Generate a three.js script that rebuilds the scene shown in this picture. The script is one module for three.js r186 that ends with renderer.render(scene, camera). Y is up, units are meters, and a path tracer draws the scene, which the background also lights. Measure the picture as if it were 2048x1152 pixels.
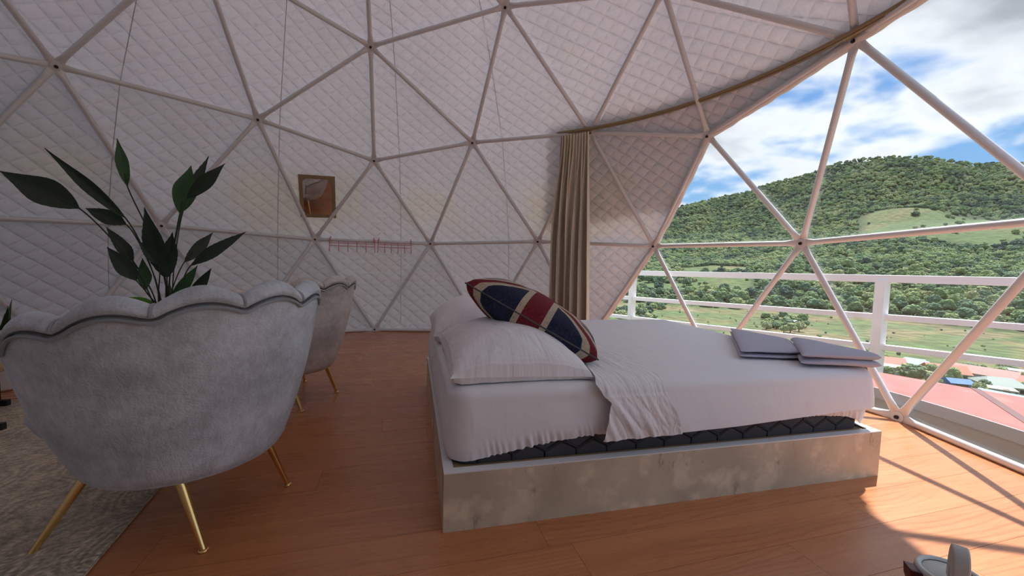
import * as THREE from 'three';
import { RoundedBoxGeometry } from 'three/addons/geometries/RoundedBoxGeometry.js';
import { ImprovedNoise } from 'three/addons/math/ImprovedNoise.js';
import { mergeGeometries, mergeVertices } from 'three/addons/utils/BufferGeometryUtils.js';

// ------------------------------------------------------------------ camera, sky, sun, exposure
const scene = new THREE.Scene();
const camera = new THREE.PerspectiveCamera(71.04, 2048 / 1152, 0.05, 8000);
const EYE = new THREE.Vector3(0.28644, 0.95939, 2.14554);
camera.position.copy(EYE);
camera.rotation.order = 'YXZ';
camera.rotation.set(-0.06401, -0.2772, 0.027);
scene.add(camera);

const renderer = new THREE.WebGLRenderer();
renderer.toneMapping = THREE.LinearToneMapping;
renderer.toneMappingExposure = 2.75;
renderer.shadowMap.enabled = true;

const SUN_EL = 58, SUN_AZ = 60, SUN_POWER = 3.45, SKY_POWER = 0.41;
const D2R = Math.PI / 180;
const dirOf = (el, az) => new THREE.Vector3(Math.cos(el * D2R) * Math.sin(az * D2R), Math.sin(el * D2R), -Math.cos(el * D2R) * Math.cos(az * D2R));
const sun = new THREE.DirectionalLight(new THREE.Color(1.0, 0.975, 0.95), SUN_POWER);
sun.position.copy(dirOf(SUN_EL, SUN_AZ).multiplyScalar(60));
sun.castShadow = true;
sun.shadow.radius = 1.6;
sun.shadow.mapSize.set(2048, 2048);
Object.assign(sun.shadow.camera, { left: -14, right: 14, top: 14, bottom: -14, near: 1, far: 140 });
scene.add(sun, sun.target);

// ------------------------------------------------------------------ helpers
const perlin = new ImprovedNoise();
const noise = (x, y, z = 0) => perlin.noise(x, y, z);
const fbm = (x, y, z, n = 4, gain = 0.5) => { let s = 0, a = 1, t = 0; for (let i = 0; i < n; i++) { s += a * perlin.noise(x, y, z); t += a; a *= gain; x = x * 2.03 + 11.3; y = y * 2.03 + 5.7; z = z * 2.03 + 3.1; } return s / t; };
function rng(seed) { let a = seed >>> 0; return () => { a = (a + 0x6d2b79f5) | 0; let t = Math.imul(a ^ (a >>> 15), 1 | a); t = (t + Math.imul(t ^ (t >>> 7), 61 | t)) ^ t; return ((t ^ (t >>> 14)) >>> 0) / 4294967296; }; }
const clamp = (x, a = 0, b = 1) => Math.min(b, Math.max(a, x));
const lerp = (a, b, t) => a + (b - a) * t;
const smooth = (a, b, x) => { const t = clamp((x - a) / (b - a)); return t * t * (3 - 2 * t); };
const table = (rows, x) => { if (x <= rows[0][0]) return rows[0][1]; for (let i = 1; i < rows.length; i++) if (x <= rows[i][0]) return lerp(rows[i - 1][1], rows[i][1], (x - rows[i - 1][0]) / (rows[i][0] - rows[i - 1][0])); return rows[rows.length - 1][1]; };
const V = (x, y, z) => new THREE.Vector3(x, y, z);

// periodic value noise for tiling textures
function hash2(i, j, s) { let h = Math.imul(i, 374761393) ^ Math.imul(j, 668265263) ^ Math.imul(s, 974634821); h = Math.imul(h ^ (h >>> 13), 1274126177); return ((h ^ (h >>> 16)) >>> 0) / 4294967296; }
function tileNoise(x, y, px, py, s = 1) {
  const i = Math.floor(x), j = Math.floor(y), fx = x - i, fy = y - j, u = fx * fx * (3 - 2 * fx), v = fy * fy * (3 - 2 * fy);
  const m = (a, p) => ((a % p) + p) % p;
  const a = hash2(m(i, px), m(j, py), s), b = hash2(m(i + 1, px), m(j, py), s), c = hash2(m(i, px), m(j + 1, py), s), d = hash2(m(i + 1, px), m(j + 1, py), s);
  return lerp(lerp(a, b, u), lerp(c, d, u), v) * 2 - 1;
}
const tileFbm = (x, y, px, py, n = 4, s = 1) => { let t = 0, a = 1, k = 0; for (let q = 0; q < n; q++) { t += a * tileNoise(x, y, px, py, s + q); k += a; a *= 0.5; x *= 2; y *= 2; px *= 2; py *= 2; } return t / k; };

function tex(w, h, f, srgb = false) {
  const data = new Uint8Array(w * h * 4);
  for (let j = 0; j < h; j++) for (let i = 0; i < w; i++) {
    const c = f((i + 0.5) / w, (j + 0.5) / h), k = (j * w + i) * 4;
    if (typeof c === 'number') { data[k] = data[k + 1] = data[k + 2] = clamp(c) * 255; } else { data[k] = clamp(c[0]) * 255; data[k + 1] = clamp(c[1]) * 255; data[k + 2] = clamp(c[2]) * 255; }
    data[k + 3] = 255;
  }
  const t = new THREE.DataTexture(data, w, h, THREE.RGBAFormat);
  t.wrapS = t.wrapT = THREE.RepeatWrapping; t.magFilter = THREE.LinearFilter; t.minFilter = THREE.LinearFilter;
  if (srgb) t.colorSpace = THREE.SRGBColorSpace;
  t.needsUpdate = true;
  return t;
}
const rep = (t, x, y) => { const c = t.clone(); c.repeat.set(x, y); return c; };
const lin = (r, g, b) => new THREE.Color().setRGB(r, g, b);
const std = (o) => new THREE.MeshStandardMaterial(o);
const phys = (o) => new THREE.MeshPhysicalMaterial(o);

const taken = {};
const numbered = (name) => { const n = taken[name] = (taken[name] ?? -1) + 1; return n ? name + '_' + String(n).padStart(3, '0') : name; };
function mesh(name, geo, mat, parent) {
  const m = new THREE.Mesh(geo, mat);
  m.name = parent ? name : numbered(name);
  m.castShadow = m.receiveShadow = true;
  (parent ?? scene).add(m);
  return m;
}
function group(name, x = 0, y = 0, z = 0, turn = 0) { const g = new THREE.Group(); g.name = numbered(name); g.position.set(x, y, z); g.rotation.y = turn; scene.add(g); return g; }
function tag(o, label, category, grp) { o.userData.label = label; o.userData.category = category; if (grp) o.userData.group = grp; return o; }
const structure = (o) => { o.userData.kind = 'structure'; return o; };

function grid(nu, nv, f, { closeU = false, uv } = {}) {
  const pos = [], uvs = [], idx = [], W = closeU ? nu : nu + 1;
  for (let j = 0; j <= nv; j++) for (let i = 0; i < W; i++) {
    const p = f(i / nu, j / nv, i, j); pos.push(p[0], p[1], p[2]);
    const q = uv ? uv(i / nu, j / nv, p) : (p.length > 4 ? [p[3], p[4]] : [i / nu, j / nv]); uvs.push(q[0], q[1]);
  }
  for (let j = 0; j < nv; j++) for (let i = 0; i < nu; i++) {
    const a = j * W + i, b = j * W + (i + 1) % W, c = a + W, d = b + W;
    idx.push(a, b, d, a, d, c);
  }
  const g = new THREE.BufferGeometry();
  g.setAttribute('position', new THREE.Float32BufferAttribute(pos, 3));
  g.setAttribute('uv', new THREE.Float32BufferAttribute(uvs, 2));
  g.setIndex(idx); g.computeVertexNormals();
  return g;
}
function boxUV(g, s = 1) {                                    // uv in metres by the main axis of the normal
  const p = g.attributes.position, n = g.attributes.normal, uv = new Float32Array(p.count * 2);
  for (let i = 0; i < p.count; i++) {
    const ax = Math.abs(n.getX(i)), ay = Math.abs(n.getY(i)), az = Math.abs(n.getZ(i));
    const x = p.getX(i), y = p.getY(i), z = p.getZ(i);
    const [u, v] = ay >= ax && ay >= az ? [x, z] : ax >= az ? [z, y] : [x, y];
    uv[i * 2] = u * s; uv[i * 2 + 1] = v * s;
  }
  g.setAttribute('uv', new THREE.BufferAttribute(uv, 2));
  return g;
}
const box = (w, h, d, x = 0, y = 0, z = 0, r = 0) => { const g = r ? new RoundedBoxGeometry(w, h, d, 2, r) : new THREE.BoxGeometry(w, h, d); g.translate(x, y, z); return boxUV(g); };
const cyl = (r0, r1, h, n = 20) => new THREE.CylinderGeometry(r0, r1, h, n);
const tube = (pts, r, seg = 48, rad = 8, closed = false) => new THREE.TubeGeometry(new THREE.CatmullRomCurve3(pts, closed), seg, r, rad, closed);
const merge = (list) => mergeGeometries(list.map((g) => (g.index ? g.toNonIndexed() : g)), false);
function rod(p, q, r0, r1 = r0, n = 12) {                     // tapered bar from p to q
  const d = new THREE.Vector3().subVectors(q, p), L = d.length(), g = new THREE.CylinderGeometry(r1, r0, L, n);
  g.translate(0, L / 2, 0); g.applyQuaternion(new THREE.Quaternion().setFromUnitVectors(V(0, 1, 0), d.normalize())); g.translate(p.x, p.y, p.z);
  return g;
}

// ------------------------------------------------------------------ sky with broken cloud, the same all the way round
{
  const W = 3072, H = 1536, data = new Float32Array(W * H * 4), blue = [0.13, 0.36, 0.8], low = [0.3, 0.58, 0.88];
  for (let j = 0; j < H; j++) {
    const el = ((j + 0.5) / H - 0.5) * Math.PI, y = Math.sin(el), c = Math.cos(el);
    for (let i = 0; i < W; i++) {
      const k = (j * W + i) * 4;
      if (y < -0.02) { data[k] = 0.4; data[k + 1] = 0.45; data[k + 2] = 0.45; data[k + 3] = 1; continue; }
      const a = ((i + 0.5) / W - 0.5) * 2 * Math.PI, x = c * Math.cos(a), z = c * Math.sin(a);
      const yy = y + 0.28, px = x / yy, pz = z / yy;
      const wx = fbm(px * 1.7 + 4.1, pz * 1.7, 3.3, 3) * 0.35, big = fbm(px * 0.9 + 2.2, 7.7 + y * 1.6, pz * 0.9 + 1.6, 3), fine = fbm(px * 2.6 + wx, y * 6 + 9.1, pz * 2.6 + wx, 6, 0.55);
      const d = 0.13 + big * 0.8 + fine * 0.8;
      const cover = smooth(-0.03, 0.3, d), deep = smooth(0.12, 0.75, d + 0.25 * fbm(px * 1.3, y * 5, pz * 1.3 + 5, 3));
      const puff = 0.5 + 0.5 * fine;
      for (let q = 0; q < 3; q++) {
        const clear = lerp(low[q], blue[q], smooth(0, 0.45, y));
        const white = [1.02, 1.08, 1.15][q] * lerp(0.86, 1.08, puff), grey = [0.33, 0.38, 0.44][q];
        data[k + q] = lerp(clear, lerp(white, grey, deep * 0.9), cover) * SKY_POWER;
      }
      data[k + 3] = 1;
    }
  }
  const t = new THREE.DataTexture(data, W, H, THREE.RGBAFormat, THREE.FloatType);
  t.mapping = THREE.EquirectangularReflectionMapping; t.magFilter = THREE.LinearFilter; t.needsUpdate = true;
  scene.background = t; scene.environment = t;
}

// ------------------------------------------------------------------ textures and materials
const quiltHeight = tex(1024, 1024, (u, v) => {               // 8 x 8 stitched diamonds
  const wob = 0.05 * tileFbm(u * 6, v * 6, 6, 6, 3, 5);
  const a = Math.abs(Math.sin(Math.PI * (u * 8 + v * 8 + wob))), b = Math.abs(Math.sin(Math.PI * (u * 8 - v * 8 + wob)));
  const puff = Math.pow(b, 0.5) * (0.34 + 0.66 * Math.pow(a, 0.6));
  const crease = tileFbm(u * 40, v * 18, 40, 18, 3, 11) * 0.16 + tileFbm(u * 10, v * 30, 10, 30, 3, 23) * 0.13;
  return 0.12 + 0.68 * puff + crease * (1 - 0.5 * puff);
});
const linerStain = tex(512, 512, (u, v) => {                  // faint yellowing and dust of used cloth
  const n = tileFbm(u * 5, v * 5, 5, 5, 5, 31), m = smooth(0.16, 0.5, tileFbm(u * 3, v * 3, 3, 3, 4, 77)), g = tileNoise(u * 256, v * 256, 256, 256, 9) * 0.012;
  return [0.905 + n * 0.03 + g + m * 0.005, 0.882 + n * 0.032 + g - m * 0.002, 0.905 + n * 0.03 + g - m * 0.05];
}, true);
const clothWrinkle = tex(512, 512, (u, v) => 0.5 + 0.3 * tileFbm(u * 8, v * 8, 8, 8, 4, 3) + 0.16 * tileFbm(u * 26 + 2 * tileNoise(u * 5, v * 5, 5, 5, 6), v * 7, 26, 7, 3, 8));
const weave = tex(256, 256, (u, v) => 0.5 + 0.25 * Math.sin(u * Math.PI * 128) + 0.25 * Math.sin(v * Math.PI * 128));
const velvetMap = tex(512, 512, (u, v) => {
  const n = tileFbm(u * 7, v * 9, 7, 9, 5, 41), m = tileNoise(u * 180, v * 60, 180, 60, 4) * 0.035, f = tileFbm(u * 40, v * 40, 40, 40, 2, 14) * 0.05, k = 0.92 + n * 0.15 + m + f;
  return [k, k, k * 1.005];
}, true);
const velvetBump = tex(256, 256, (u, v) => 0.5 + 0.5 * tileFbm(u * 60, v * 60, 60, 60, 2, 19));
const woodMap = tex(2048, 512, (u, v) => {                    // 2.4 m x 0.6 m of laminate
  const warp = tileFbm(u * 3, v * 3, 3, 3, 3, 51) * 0.11 + tileFbm(u * 10, v * 8, 10, 8, 2, 52) * 0.014;
  const ring = 0.5 + 0.5 * Math.sin(2 * Math.PI * (v + warp) * 26), fine = tileFbm(u * 24, v * 200, 24, 200, 3, 53), band = tileFbm(u * 2, v * 14, 2, 14, 3, 54), pore = smooth(0.35, 0.8, tileNoise(u * 40, v * 240, 40, 240, 55));
  const k = 0.5 + 0.2 * band - 0.24 * Math.pow(ring, 5) * smooth(-0.35, 0.4, tileFbm(u * 3, v * 4, 3, 4, 2, 56)) + 0.13 * fine - 0.1 * pore;
  return [lerp(0.645, 0.885, k), lerp(0.395, 0.61, k), lerp(0.24, 0.41, k)];
}, true);
const woodRough = tex(512, 256, (u, v) => 0.29 + 0.06 * tileFbm(u * 12, v * 90, 12, 90, 3, 58) + 0.05 * tileFbm(u * 5, v * 5, 5, 5, 3, 59));
const concreteMap = tex(1024, 512, (u, v) => {
  const a = tileFbm(u * 8, v * 4, 8, 4, 6, 61), b = smooth(0.1, 0.55, tileFbm(u * 14, v * 7, 14, 7, 5, 62)), s = smooth(0.3, 0.7, tileFbm(u * 60, v * 14, 60, 14, 3, 63)), k = 0.75 + a * 0.1 + b * 0.09 - s * 0.13 * smooth(0, 0.4, tileFbm(u * 6, v * 3, 6, 3, 2, 64));
  return [k * 1.03, k * 0.945, k * 0.81];
}, true);
const terraceMap = tex(512, 512, (u, v) => { const n = tileFbm(u * 9, v * 9, 9, 9, 5, 71), p = smooth(0.25, 0.6, tileFbm(u * 6, v * 6, 6, 6, 4, 72)); return [0.66 + n * 0.06 + p * 0.06, 0.37 + n * 0.05 + p * 0.1, 0.35 + n * 0.05 + p * 0.09]; }, true);
const rugMap = tex(1024, 1024, (u, v) => {
  const w1 = tileFbm(u * 3, v * 3, 3, 3, 3, 81), w2 = tileFbm(u * 4, v * 4, 4, 4, 2, 82), line = Math.sin((w1 * 9 + w2 * 2) * 2 * Math.PI * 2.2), knot = tileNoise(u * 256, v * 256, 256, 256, 83) * 0.09 + tileNoise(u * 90, v * 256, 90, 256, 86) * 0.06;
  const tone = smooth(-0.25, 0.35, tileFbm(u * 2, v * 2, 2, 2, 2, 84)), k = 0.77 + 0.05 * line + knot + tileFbm(u * 20, v * 20, 20, 20, 3, 85) * 0.1;
  return [k * lerp(0.93, 1.02, tone), k * lerp(0.95, 0.95, tone), k * lerp(0.93, 0.84, tone)];
}, true);
const rugBump = tex(512, 512, (u, v) => 0.5 + 0.3 * tileNoise(u * 200, v * 200, 200, 200, 88) + 0.2 * Math.sin((tileFbm(u * 3, v * 3, 3, 3, 3, 81) * 9 + tileFbm(u * 4, v * 4, 4, 4, 2, 82) * 2) * 2 * Math.PI * 2.2));
const hexGroove = tex(512, 512, (u, v) => {                   // 4 x 2 rows of hexagon quilting
  let best = 9, second = 9;
  const x = u * 4, y = v * 4 * 0.866 * 1.1547;
  for (let r = -1; r <= 5; r++) for (let c = -1; c <= 5; c++) { const dx = x - (c + (r & 1) * 0.5), dy = (y - r) * 0.93, d = Math.hypot(dx, dy); if (d < best) { second = best; best = d; } else if (d < second) second = d; }
  return clamp(smooth(0, 0.13, second - best) * 0.8 + 0.2 * (1 - best));
});
const grassMap = tex(512, 512, (u, v) => { const k = 0.82 + 0.3 * tileFbm(u * 8, v * 8, 8, 8, 6, 95) + 0.12 * tileNoise(u * 200, v * 200, 200, 200, 96); return [k, k * 0.99, k * 0.95]; }, true);
const satinBump = tex(256, 256, (u, v) => 0.5 + 0.3 * tileFbm(u * 90, v * 8, 90, 8, 2, 91) + 0.2 * tileNoise(u * 128, v * 128, 128, 128, 92));

const M = {
  liner: phys({ color: lin(1, 1, 1), map: rep(linerStain, 0.31, 0.31), bumpMap: rep(quiltHeight, 0.74, 0.92), bumpScale: 0.03, roughness: 1, transmission: 0.2, thickness: 0 }),
  cover: phys({ color: lin(0.9, 0.9, 0.89), roughness: 1, transmission: 0.35, thickness: 0 }),
  binding: std({ color: lin(0.74, 0.69, 0.68), bumpMap: rep(clothWrinkle, 3, 3), bumpScale: 0.006, roughness: 0.8 }),
  strut: std({ color: lin(0.78, 0.77, 0.78), roughness: 0.42, metalness: 0.15 }),
  bolt: std({ color: lin(0.04, 0.035, 0.035), roughness: 0.5, metalness: 0.6 }),
  pvc: phys({ color: lin(0.98, 0.985, 0.99), transmission: 0.925, thickness: 0, roughness: 0.03, ior: 1.35, side: THREE.DoubleSide }),
  slab: std({ color: lin(0.22, 0.21, 0.2), roughness: 0.95 }),
  concrete: std({ map: rep(concreteMap, 0.9, 1.8), roughness: 0.55 }),
  white: std({ color: lin(0.8, 0.8, 0.8), roughness: 0.4 }),
  ply: std({ color: lin(0.5, 0.34, 0.17), roughness: 0.7 }),
  sheet: std({ color: lin(0.87, 0.865, 0.885), bumpMap: rep(clothWrinkle, 1.2, 1.2), bumpScale: 0.0035, roughness: 0.9 }),
  sheetSmooth: std({ color: lin(0.87, 0.87, 0.89), bumpMap: rep(clothWrinkle, 0.9, 0.9), bumpScale: 0.005, roughness: 0.9 }),
  mattress: std({ color: lin(0.075, 0.07, 0.078), bumpMap: rep(hexGroove, 1.9, 2.0), bumpScale: 0.02, roughness: 0.8 }),
  pillow: std({ color: lin(0.88, 0.87, 0.89), bumpMap: rep(clothWrinkle, 1, 1), bumpScale: 0.014, roughness: 0.88 }),
  towel: std({ color: lin(0.7, 0.69, 0.8), bumpMap: rep(weave, 9, 9), bumpScale: 0.002, roughness: 1 }),
  silver: phys({ color: lin(0.69, 0.755, 0.83), map: rep(velvetMap, 1.1, 1.1), bumpMap: rep(velvetBump, 4, 4), bumpScale: 0.0015, roughness: 0.75, sheen: 1.5, sheenColor: lin(0.9, 0.94, 1.0), sheenRoughness: 0.5 }),
  taupe: phys({ color: lin(0.78, 0.7, 0.64), map: rep(velvetMap, 1.3, 1.3), bumpMap: rep(velvetBump, 4, 4), bumpScale: 0.0015, roughness: 0.78, sheen: 1.5, sheenColor: lin(0.95, 0.88, 0.82), sheenRoughness: 0.5 }),
  darkCord: std({ color: lin(0.1, 0.098, 0.1), roughness: 0.8 }),
  gold: std({ color: lin(0.86, 0.6, 0.24), roughness: 0.22, metalness: 1 }),
  leaf: phys({ color: lin(0.012, 0.03, 0.013), roughness: 0.42, side: THREE.DoubleSide }),
  leafMid: phys({ color: lin(0.03, 0.1, 0.025), roughness: 0.45, side: THREE.DoubleSide }),
  leafBright: phys({ color: lin(0.13, 0.42, 0.05), roughness: 0.5, side: THREE.DoubleSide }),
  stem: std({ color: lin(0.03, 0.045, 0.02), roughness: 0.6 }),
  pot: std({ color: lin(0.66, 0.65, 0.64), roughness: 0.5 }),
  soil: std({ color: lin(0.05, 0.035, 0.025), roughness: 1 }),
  curtain: phys({ color: lin(0.78, 0.68, 0.55), bumpMap: rep(satinBump, 3, 1), bumpScale: 0.0015, roughness: 0.36, sheen: 0.3, sheenColor: lin(0.9, 0.85, 0.7), sheenRoughness: 0.4, side: THREE.DoubleSide }),
  brass: std({ color: lin(0.36, 0.29, 0.17), roughness: 0.45, metalness: 0.5 }),
  mirrorFrame: std({ color: lin(0.34, 0.245, 0.13), roughness: 0.5, metalness: 0.2 }),
  mirror: std({ color: lin(0.82, 0.82, 0.82), roughness: 0.02, metalness: 1 }),
  pink: std({ color: lin(0.74, 0.33, 0.35), roughness: 0.45 }),
  rug: std({ map: rep(rugMap, 0.62, 0.62), bumpMap: rep(rugBump, 0.62, 0.62), bumpScale: 0.012, roughness: 1 }),
  terrace: std({ map: rep(terraceMap, 0.5, 0.5), roughness: 0.85 }),
  kerb: std({ color: lin(0.38, 0.32, 0.27), roughness: 0.85 }),
  rail: std({ color: lin(0.92, 0.92, 0.92), roughness: 0.45 }),
  tarp: std({ color: lin(0.7, 0.7, 0.68), roughness: 0.7, side: THREE.DoubleSide }),
  black: std({ color: lin(0.015, 0.015, 0.016), roughness: 0.5 }),
};

// ------------------------------------------------------------------ geodesic dome: three-way split icosahedron, radius 3.5 m
const R = 3.5, CY = 0.5712;
const CENTRE = V(0, CY, 0);
const nodes = [], faces = [];
{
  const P = 26.565051, U = [], L = [];
  const s = (lat, az) => V(Math.cos(lat * D2R) * Math.sin(az * D2R), Math.sin(lat * D2R), -Math.cos(lat * D2R) * Math.cos(az * D2R));
  for (let i = 0; i < 5; i++) { U.push(s(P, 72 * i)); L.push(s(-P, 72 * i + 36)); }
  const ico = [], top = V(0, 1, 0), key = new Map();
  for (let i = 0; i < 5; i++) { const j = (i + 1) % 5; ico.push([top, U[i], U[j]], [L[i], U[j], U[i]], [U[j], L[i], L[j]]); }
  const put = (p) => {
    const k = p.toArray().map((v) => Math.round(v * 1e4)).join();
    if (!key.has(k)) {
      key.set(k, nodes.length);
      const lat = Math.asin(p.y) / D2R, az = (Math.atan2(p.x, -p.z) / D2R + 360) % 360;
      const q = p.clone().multiplyScalar(R); q.y = lat < -5 && lat > -12 ? -CY + 0.02 : q.y * 1.0068; q.y += CY;
      nodes.push({ p: q, lat, az });
    }
    return key.get(k);
  };
  for (const [a, b, c] of ico) {
    const at = (i, j) => put(a.clone().multiplyScalar(3 - i - j).addScaledVector(b, i).addScaledVector(c, j).normalize());
    for (let i = 0; i < 3; i++) for (let j = 0; j < 3 - i; j++) { faces.push([at(i, j), at(i + 1, j), at(i, j + 1)]); if (i + j < 2) faces.push([at(i + 1, j), at(i + 1, j + 1), at(i, j + 1)]); }
  }
}
const inDome = (f) => f.every((k) => nodes[k].lat > -12);
const centroid = (f) => f.reduce((s, k) => s.add(nodes[k].p), V(0, 0, 0)).divideScalar(3);
const outOf = (p) => p.clone().sub(CENTRE).normalize();
const isWindow = (f) => {
  const c = centroid(f), az = (Math.atan2(c.x, -c.z) / D2R + 360) % 360, y = c.y;
  if (y < 1.0) return az > 54 && az < 162;
  return y < 2.1 && az > 66 && az < 150;
};
const domeFaces = faces.filter(inDome), paneFaces = domeFaces.filter(isWindow), linerFaces = domeFaces.filter((f) => !isWindow(f));
const nodeAt = (lat, az) => nodes.reduce((b, n) => { const d = Math.abs(n.lat - lat) + Math.abs(((n.az - az + 540) % 360) - 180); return d < b[0] ? [d, n] : b; }, [1e9, null])[1].p;

function triPanel(f, off, n, bulge, holes) {                  // triangular cloth panel, uv in metres with v up the slope
  const [a, b, c] = f.map((k) => nodes[k].p.clone().addScaledVector(outOf(nodes[k].p), off));
  const m = a.clone().add(b).add(c).divideScalar(3);
  let nn = b.clone().sub(a).cross(c.clone().sub(a)).normalize(); const flip = nn.dot(outOf(m)) > 0;
  if (!flip) nn.negate();
  const side = V(0, 1, 0).cross(nn).normalize(), up = nn.clone().cross(side);
  const az = Math.atan2(m.x, -m.z), pos = [], uv = [], idx = [], at = (i, j) => i * (n + 1) - (i * (i - 1)) / 2 + j;
  for (let i = 0; i <= n; i++) for (let j = 0; j <= n - i; j++) {
    const w = [1 - (i + j) / n, i / n, j / n], p = a.clone().multiplyScalar(w[0]).addScaledVector(b, w[1]).addScaledVector(c, w[2]), e = Math.min(1, w[0] * w[1] * w[2] * 27);
    const q = p.clone().sub(m), u = q.dot(side) - az * 3.1, v = q.dot(up) + Math.asin(outOf(m).y) * R;
    p.addScaledVector(nn, bulge * e + (bulge ? 0.006 * Math.min(1, e * 3) * noise(p.x * 3.2, p.y * 3.2, p.z * 3.2) : 0));
    pos.push(p.x, p.y, p.z); uv.push(u, v);
  }
  for (let i = 0; i < n; i++) for (let j = 0; j < n - i; j++) {
    const t = [at(i, j), at(i + 1, j), at(i, j + 1)]; idx.push(...(flip ? [t[0], t[2], t[1]] : t));
    if (i + j < n - 1) { const s = [at(i + 1, j), at(i + 1, j + 1), at(i, j + 1)]; idx.push(...(flip ? [s[0], s[2], s[1]] : s)); }
  }
  const g = new THREE.BufferGeometry();
  g.setAttribute('position', new THREE.Float32BufferAttribute(pos, 3)); g.setAttribute('uv', new THREE.Float32BufferAttribute(uv, 2));
  g.setIndex(idx); g.computeVertexNormals();
  return g;
}
{
  const wall = structure(group('wall_dome'));
  wall.userData.label = 'quilted off-white dome lining';
  for (const f of linerFaces) mesh('liner_panel', triPanel(f, 0.034, 14, 0.012), M.liner, wall);
  mesh('outer_cover', merge(linerFaces.map((f) => triPanel(f, 0.075, 2, 0))), M.cover, wall);
  for (let k = 0; k < 15; k++) {                              // sewn seams running up the lining
    const az = 24 * k + 5.5; if (az > 44 && az < 172) continue;
    const pts = []; for (let lat = -8; lat <= 62; lat += 5) { const d = dirOf(lat, az), ray = new THREE.Ray(CENTRE, d); let hit = null; for (const f of linerFaces) { const h = ray.intersectTriangle(...f.map((q) => nodes[q].p), false, V(0, 0, 0)); if (h) hit = h; } if (hit) pts.push(hit.addScaledVector(d, 0.036)); }
    if (pts.length > 3) mesh('seam', tube(pts, 0.0028, 60, 5), M.binding, wall);
  }
  const edge = [[-9.88, 47.8], [9.88, 60.2], [26.57, 72], [30.99, 94.4], [30.99, 121.6], [26.57, 144], [9.88, 155.8], [-9.88, 168.2]].map((q) => nodeAt(...q));
  for (let i = 0; i + 1 < edge.length; i++) {                 // hem of the lining wrapped round the opening
    const pts = []; for (let t = 0; t <= 12; t++) { const p = edge[i].clone().lerp(edge[i + 1], t / 12), o = outOf(p); const s = Math.sin(Math.PI * t / 12); pts.push(p.addScaledVector(o, 0.012 + 0.012 * s).add(V(0, -0.012 * s, 0))); }
    const g = tube(pts, 0.034, 60, 12), p = g.attributes.position; for (let k = 0; k < p.count; k++) { const x = p.getX(k), y = p.getY(k), z = p.getZ(k), n = 0.006 * noise(x * 9, y * 9, z * 9); p.setXYZ(k, x + n, y - n, z + n); } g.computeVertexNormals();
    mesh('hem_binding', g, M.binding, wall);
  }
  const win = structure(group('window_1')); win.userData.label = 'clear plastic panels of the dome window';
  for (const f of paneFaces) mesh('pane', triPanel(f, 0.03, 1, 0), M.pvc, win);
}
function strutGeo(p, q) {                                     // steel tube flattened into bolted lugs at both ends
  const t = q.clone().sub(p), L = t.length(); t.normalize();
  const mid = p.clone().add(q).multiplyScalar(0.5), nrm = outOf(mid); nrm.addScaledVector(t, -nrm.dot(t)).normalize();
  const bi = t.clone().cross(nrm), st = [-0.022, -0.012, 0.03, 0.055, 0.085, 0.12, L / 2, L - 0.12, L - 0.085, L - 0.055, L - 0.03, L + 0.012, L + 0.022], n = 14;
  return grid(n, st.length + 1, (u, v, i, j) => {
    const k = clamp(j - 1, 0, st.length - 1), s = st[k], e = Math.min(s, L - s), f = smooth(0.035, 0.12, e);
    let a = lerp(0.031, 0.0215, f), b = lerp(0.005, 0.0215, f); if (e < -0.015) a = 0.018; if (j === 0 || j === st.length + 1) a = b = 0;
    const an = -u * 2 * Math.PI, c = p.clone().addScaledVector(t, s).addScaledVector(bi, a * Math.cos(an)).addScaledVector(nrm, b * Math.sin(an));
    return [c.x, c.y, c.z];
  }, { closeU: true });
}
{
  const frame = tag(group('dome_frame'), 'white painted steel tube frame of the geodesic dome, bolted at its joints', 'dome frame');
  const seen = new Set(), used = new Set();
  for (const f of domeFaces) for (let e = 0; e < 3; e++) {
    const a = Math.min(f[e], f[(e + 1) % 3]), b = Math.max(f[e], f[(e + 1) % 3]), k = a + '_' + b;
    if (seen.has(k)) continue; seen.add(k); used.add(a); used.add(b);
    mesh('strut', strutGeo(nodes[a].p, nodes[b].p), M.strut, frame);
  }
  const washer = cyl(0.036, 0.038, 0.014, 20), head = cyl(0.0125, 0.0135, 0.014, 6);
  for (const k of used) {
    const o = outOf(nodes[k].p), hub = mesh('hub', washer, M.strut, frame);
    hub.position.copy(nodes[k].p).addScaledVector(o, -0.011); hub.quaternion.setFromUnitVectors(V(0, 1, 0), o.clone().negate());
    const b = mesh('bolt', head, M.bolt, hub); b.position.y = 0.012;
  }
}
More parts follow.
